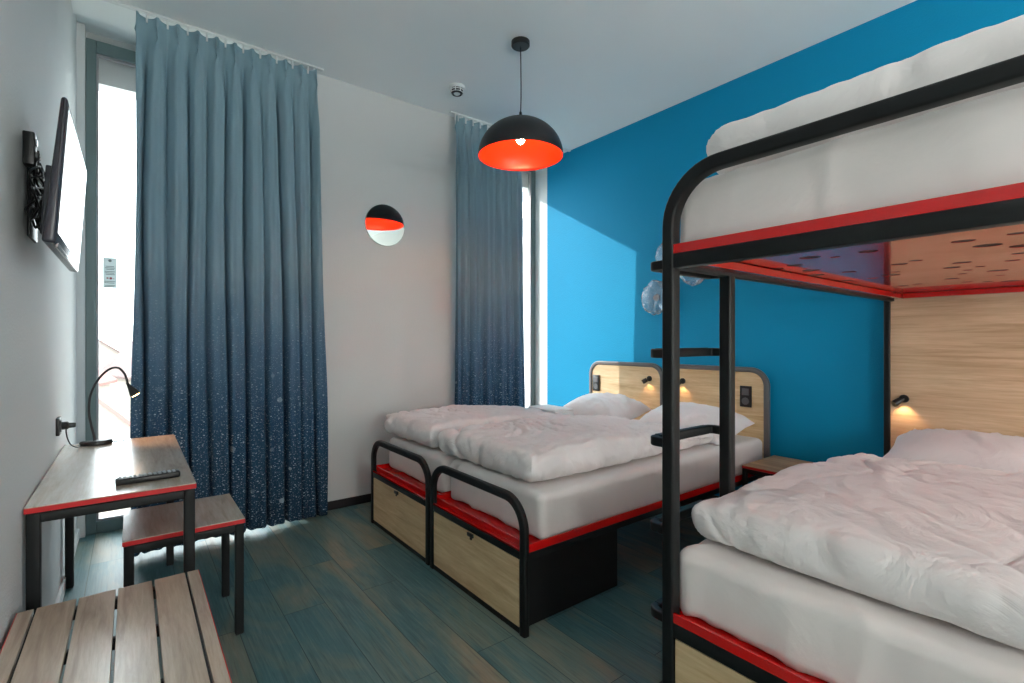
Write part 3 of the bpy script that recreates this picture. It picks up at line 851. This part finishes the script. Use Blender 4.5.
def duvet_fn(x0, y0, x1, y1, ztop, drop, seed):
    def fn(p, t, top):
        # hump where the duvet is folded, falling away to the head end
        f = (p.x-x0)/(x1-x0)
        k = 1-drop*max(0, (f-.45)/.55)**1.2
        if top: p.z = ztop+(p.z-ztop)*k
        return p
    return fn
def duvet(x0, x1, y0, y1, zb, h, seed, label, wr=.034, n=190, drop=.45, sc=4.5, crown=.02, wob=.028):
    return soft('duvet', crumple(slab(x0, x1, y0, y1, zb, h, h*.47, n, crown, wr*.25, wob, seed, sc, duvet_fn(x0, y0, x1, y1, zb, drop, seed), corner=.55), wr*.46, seed, sc*.95, zb), 'bed_linen', label, 'duvet', 'folded white duvets')
duvet(1.47, 3.02, 1.755, 2.665, .617, .142, 41, 'white duvet folded over the foot of the bed nearer the bunk')
duvet(1.47, 2.80, 2.74, 3.53, .617, .142, 57, 'white duvet folded over the foot of the bed beside the back wall')

soft('pillow', pillow_bm((3.30, 2.10, .612), .76, .48, .20, R(14), 3), 'pillow_linen', 'white pillow against the headboard of the bed nearer the bunk', 'pillow', 'white bed pillows')
soft('pillow', pillow_bm((3.31, 2.98, .612), .76, .46, .20, R(14), 8), 'pillow_linen', 'sunlit white pillow against the headboard of the bed beside the back wall', 'pillow', 'white bed pillows')
def towel():
    t = thing('folded_towel', (2.98, 3.27, .607), 'folded white towel lying in front of the pillow by the window', 'towel')
    for k in range(4):
        bm = slab(2.83, 3.05, 3.06+.004*k, 3.43, .614+k*.024, .023, .011, 24, .002, .002, .003, 70+k)
        link('towel_fold', bm, 'towel_cloth', t, smooth=True)
towel()

# ---------------------------------------------------------------- bunk bed
def holes_sheet(x0, x1, y0, y1, z0, z1):
    """Sheet-metal tray with round holes cut through it."""
    bm = B((x0, y0, z0), (x1, y1, z1)); me = bpy.data.meshes.new('bed_tray'); bm.to_mesh(me); bm.free()
    o = bpy.data.objects.new('cut_base', me); COL.objects.link(o)
    cb = bmesh.new(); rnd = random.Random(12); pts = []
    tries = 0
    while len(pts) < 95 and tries < 6000:
        tries += 1
        x, y, r = rnd.uniform(x0+.06, x1-.06), rnd.uniform(y0+.06, y1-.06), rnd.choice((.015, .020, .026, .032))
        if all(math.hypot(x-a, y-b) > r+c+.03 for a, b, c in pts): pts.append((x, y, r))
    for x, y, r in pts:
        lathe(cb, [(r, z0-.02), (r, z1+.02)], (x, y, 0), 18)
    bmesh.ops.recalc_face_normals(cb, faces=cb.faces)
    cm = bpy.data.meshes.new('cutter'); cb.to_mesh(cm); cb.free(); co = bpy.data.objects.new('cutter', cm); COL.objects.link(co)
    md = o.modifiers.new('b', 'BOOLEAN'); md.operation = 'DIFFERENCE'; md.solver = 'EXACT'; md.object = co
    bpy.context.view_layer.update()
    dg = bpy.context.evaluated_depsgraph_get(); ev = bpy.data.meshes.new_from_object(o.evaluated_get(dg))
    out = bmesh.new(); out.from_mesh(ev)
    bpy.data.objects.remove(o); bpy.data.objects.remove(co); bpy.data.meshes.remove(ev)
    for f in out.faces: f.material_index = 0
    return out

BY0, BY1, XF, XH = -.46, .965, 1.355, 3.60
def bunk():
    t = thing('bunk_bed', ((XF+XH)/2, (BY0+BY1)/2, 0), 'black steel bunk bed frame with red trays, oak headboard and side ladder', 'bunk bed')
    w = .042
    link('foot_frame', foot_frame(BY0, BY1, 1.852, w, .045, XF, .17), 'frame_metal', t, auto=40)
    for nm, z in (('lower_tray', .405), ('upper_tray', 1.575)):
        link('foot_rail', B((XF+.002, BY0+w, z-.045), (XF+.040, BY1-w, z), .003), 'frame_metal', t, auto=40)
        for a, b in ((BY0+.004, BY0+.036), (BY1-.036, BY1-.004)): link('side_rail', B((XF+.045, a, z-.042), (XH, b, z), .003), 'frame_metal', t, auto=40)
        if z > 1:
            bm = holes_sheet(XF+.045, XH-.002, BY0+.008, BY1-.008, z-.0004, z+.0004)
        else: bm = B((XF+.045, BY0+.008, z), (XH-.002, BY1-.008, z+.003))
        e = .030
        if z > 1: link('added_dark_sheet', B((XF+.05, BY0+.012, z+.0010), (XH-.006, BY1-.012, z+.0040)), 'box_black', t)  # black sheet added so the holes in the tray look dark
        box(bm, (XF+.004, BY0+w, z+.0005), (XF+.012, BY1-w, z+e)); box(bm, (XF+.012, BY0+w, z+.0005), (XF+.045, BY1-w, z+.0025))
        box(bm, (XF+.045, BY1-.008, z-.0), (XH-.002, BY1-.003, z+e)); box(bm, (XF+.045, BY0+.003, z), (XH-.002, BY0+.008, z+e))
        if z > 1:
            # inner stiffening channels under the tray
            for a in (BY0+.040, BY1-.085): box(bm, (XF+.05, a, z-.030), (XH-.004, a+.045, z-.0025), .002)
            box(bm, (XH-.055, BY0+.09, z-.030), (XH-.004, BY1-.09, z-.0025), .002)
        link(nm, bm, 'red_metal', t)
    dr = link('drawer_front', B((XF+.008, BY0+w+.004, .028), (XF+.024, BY1-w-.004, .354), .001, 1), 'oak_panel', t)
    yc = .33
    link('pull_handle', B((XF-.006, yc-.034, .330), (XF+.008, yc+.034, .354), .003), 'black_plastic', dr, auto=40)
    link('storage_box', B((XF+.03, BY0+.06, .006), (2.085, BY1-.06, .355), .002), 'box_black', t)
    xp = headboard(t, BY0, BY1+.02, 2.15, .034, .15, 'oak_bunk', .30, XH)
    read_lamp(t, .885, .957, xp, .7)
    # ladder: second upright plus U-shaped rungs
    link('ladder_upright', bar(bmesh.new(), [(1.731, .948, .0), (1.731, .948, 1.5325)], (1, 0, 0), .042, .044, .008), 'frame_metal', t, auto=40)
    for k, z in enumerate((.125, .411, .696, .979, 1.269, 1.559)):
        yo = 1.016; x1, x2 = XF+.022, 1.731; zz = z-.012
        P = round_path([(x1, .955, zz), (x1, yo, zz), (x2, yo, zz), (x2, .960, zz)], .022, 6)
        r = link('ladder_rung', bar(bmesh.new(), P, (0, 0, 1), .030, .028, .005), 'frame_metal', t, auto=40)
        bm = B((x1+.03, yo-.010, zz+.015), (x2-.03, yo+.010, zz+.0165)); link('tread_strip', bm, 'black_plastic', r)
    return t
bunk()
G = 'bunk mattresses in white sheets'
soft('bunk_mattress', crumple(slab(XF+.054, 3.585, BY0+.02, BY1-.014, .409, .213, .04, 150, .004, .0, .006, 91), .011, 91, 2.6, .409), 'mattress_sheet', 'wide white-sheeted mattress on the lower bunk', 'mattress', G)
soft('bunk_mattress', crumple(slab(XF+.054, 3.585, BY0+.02, BY1-.014, 1.5802, .236, .04, 150, .004, .0, .006, 97), .008, 97, 2.6, 1.5802), 'mattress_sheet', 'wide white-sheeted mattress on the upper bunk', 'mattress', G)
duvet(1.47, 3.02, -.38, .945, .640, .132, 113, 'large white duvet spread over the lower bunk', .027, 210, .35, 3.4, .012, .03)
duvet(1.50, 3.10, -.36, .925, 1.838, .178, 131, 'white duvet lying on the upper bunk, above the guard rail', .016, 150, .35, 4, .02, .02)
soft('pillow', pillow_bm((3.30, .50, .634), .80, .50, .185, R(14), 15, 56), 'pillow_linen', 'plump white pillow against the headboard of the lower bunk', 'pillow', 'white bed pillows')

# ---------------------------------------------------------------- nightstand
def night():
    x0, x1, y0, y1, zt = 3.215, 3.672, 1.05, 1.658, .472
    t = thing('nightstand', ((x0+x1)/2, (y0+y1)/2, 0), 'small nightstand with wood top and red edge between the bed and the bunk', 'nightstand')
    link('table_top', B((x0, y0, zt-.004), (x1, y1, zt), .001, 1), 'oak_night', t)
    link('red_edging', B((x0, y0, zt-.018), (x1, y1, zt-.004)), 'red_edge', t)
    zr = zt-.020; l = .028; bm = bmesh.new()
    for a, b in (((x0+l, y0, zr-.03), (x1-l, y0+l, zr)), ((x0+l, y1-l, zr-.03), (x1-l, y1, zr)), ((x0, y0+l, zr-.03), (x0+l, y1-l, zr)), ((x1-l, y0+l, zr-.03), (x1, y1-l, zr))): box(bm, a, b, .002)
    link('under_frame', bm, 'frame_metal', t)
    for lx in (x0, x1-l):
        for ly in (y0, y1-l): link('leg', B((lx, ly, 0), (lx+l, ly+l, zr+.002), .003), 'frame_metal', t, auto=40)
    link('lower_shelf', B((x0+l, y0+.004, .14), (x1-l, y1-.004, .152)), 'box_black', t)
night()

# ---------------------------------------------------------------- outside
def house(x, y, zb, w, d, h, rh, rot, label, roof, chim=True):
    t = thing('gabled_house', (x, y, zb), label, 'house', 'houses beyond the windows'); Rm = Matrix.Rotation(rot, 3, 'Z'); c = Vector((x, y, zb))
    def T(bm):
        for v in bm.verts: v.co = Rm @ v.co+c
        return bm
    bm = bmesh.new(); a, b = w/2, d/2
    P = [(-a, -b, 0), (a, -b, 0), (a, -b, h), (0, -b, h+rh), (-a, -b, h)]
    f = [bm.verts.new(p) for p in P]; g = [bm.verts.new((p[0], b, p[2])) for p in P]
    bm.faces.new(f); bm.faces.new(g[::-1])
    for i in range(5): bm.faces.new((f[i], g[i], g[(i+1) % 5], f[(i+1) % 5]))
    link('house_walls', T(bm), 'house_wall', t)
    bm = bmesh.new(); th = .25
    for s in (-1, 1):
        q = [(s*(a+.5), h-rh*.5/a), (0, h+rh), (0, h+rh+th), (s*(a+.5), h-rh*.5/a+th)]
        f = [bm.verts.new((p[0], -b-.4, p[1])) for p in q]; g = [bm.verts.new((p[0], b+.4, p[1])) for p in q]
        bm.faces.new(f); bm.faces.new(g[::-1])
        for i in range(4): bm.faces.new((f[i], g[i], g[(i+1) % 4], f[(i+1) % 4]))
    link('roof', T(bm), roof, t)
    for zz in (h*.35, h*.75, h+rh*.35):
        for xx in ((-a*.5, 0, a*.5) if zz < h else (0,)):
            link('window', T(B((xx-.5, -b-.05, zz-.7), (xx+.5, -b+.02, zz+.7))), 'house_window', t)
    if chim: link('chimney', T(B((a*.4-.4, -.4, h+rh*.3), (a*.4+.4, .4, h+rh*1.15))), 'roof_dark', t)
house(-3.6, 38, -12, 8, 10, 7.5, 4.2, R(8), 'gabled house seen low through the left window, the nearest one', 'roof_pink')
house(-8.5, 60, -12, 11, 12, 9.5, 5, R(-14), 'gabled house seen through the left window, middle distance', 'roof_pink')
house(3.5, 74, -12, 9, 12, 9.5, 5, R(20), 'gabled house seen through the left window beside the curtain', 'roof_dark')
house(-9, 90, -12, 16, 14, 11, 6, R(5), 'long-roofed house seen furthest away through the left window', 'roof_dark')
def block():
    x0, x1, y0 = 24, 46, 38
    t = thing('office_block', (35, y0, -12), 'pale modern building seen through the narrow right window', 'building')
    link('block_walls', B((x0, y0, -12), (x1, y0+14, 19)), 'facade', t)
    bm = bmesh.new()
    for k in range(9): box(bm, (x0-.3, y0-.3, -10+k*3.4), (x1+.3, y0+.0, -9.6+k*3.4))
    link('floor_bands', bm, 'facade_line', t)
    for r in range(8):
        for k in range(8):
            link('window', B((x0+1+k*2.7, y0-.08, -8.8+r*3.4), (x0+2.8+k*2.7, y0+.02, -7.0+r*3.4)), 'house_window', t)
block()
o = link('street_ground', B((-60, 12, -12.2), (80, 140, -12)), 'outside_ground', origin=(10, 76, -12)); o['kind'] = 'structure'; o.name = 'ground'

# ---------------------------------------------------------------- daylight
W = bpy.data.worlds.new('sky'); SC.world = W; W.use_nodes = True
nt = W.node_tree; bg = nt.nodes['Background']
bg.inputs['Color'].default_value = (.86, .97, 1.0, 1); bg.inputs['Strength'].default_value = 4.0
S = bpy.data.lights.new('sun', 'SUN'); S.energy = 2.2; S.angle = R(.6); S.color = (1, .96, .9)
so = bpy.data.objects.new('sun', S); COL.objects.link(so); so.location = (-5, 12, 8)
so.rotation_euler = Vector((1, -1.24, -.71)).to_track_quat('-Z', 'Y').to_euler()
for x0, x1 in ((XL, .92), (2.33, XR)):
    P = bpy.data.lights.new('window_portal', 'AREA'); P.shape = 'RECTANGLE'; P.size = x1-x0; P.size_y = 3.1; P.cycles.is_portal = True
    po = bpy.data.objects.new('window_portal', P); COL.objects.link(po); po.location = ((x0+x1)/2, 4.41, 1.55); po.rotation_euler = (R(-90), 0, 0)

# ---------------------------------------------------------------- camera
cam = bpy.data.cameras.new('camera'); co = bpy.data.objects.new('camera', cam); COL.objects.link(co)
cam.sensor_width = 36; cam.lens = 492.5/1024*36; cam.clip_start = .02; cam.clip_end = 400
co.location = (0, 0, 1.3); co.rotation_euler = (R(90), 0, R(-37.69)); cam.shift_y = -1.0/1024
SC.camera = co

SC.view_settings.view_transform = 'Standard'; SC.view_settings.look = 'None'
SC.view_settings.exposure = 1.0; SC.view_settings.gamma = 1.0; SC.view_settings.use_curve_mapping = False
SC.cycles.max_bounces = 10; SC.cycles.diffuse_bounces = 6; SC.cycles.glossy_bounces = 4; SC.cycles.transmission_bounces = 8; SC.cycles.transparent_max_bounces = 12
SC.cycles.sample_clamp_indirect = 6
SC.cycles.use_denoising = True
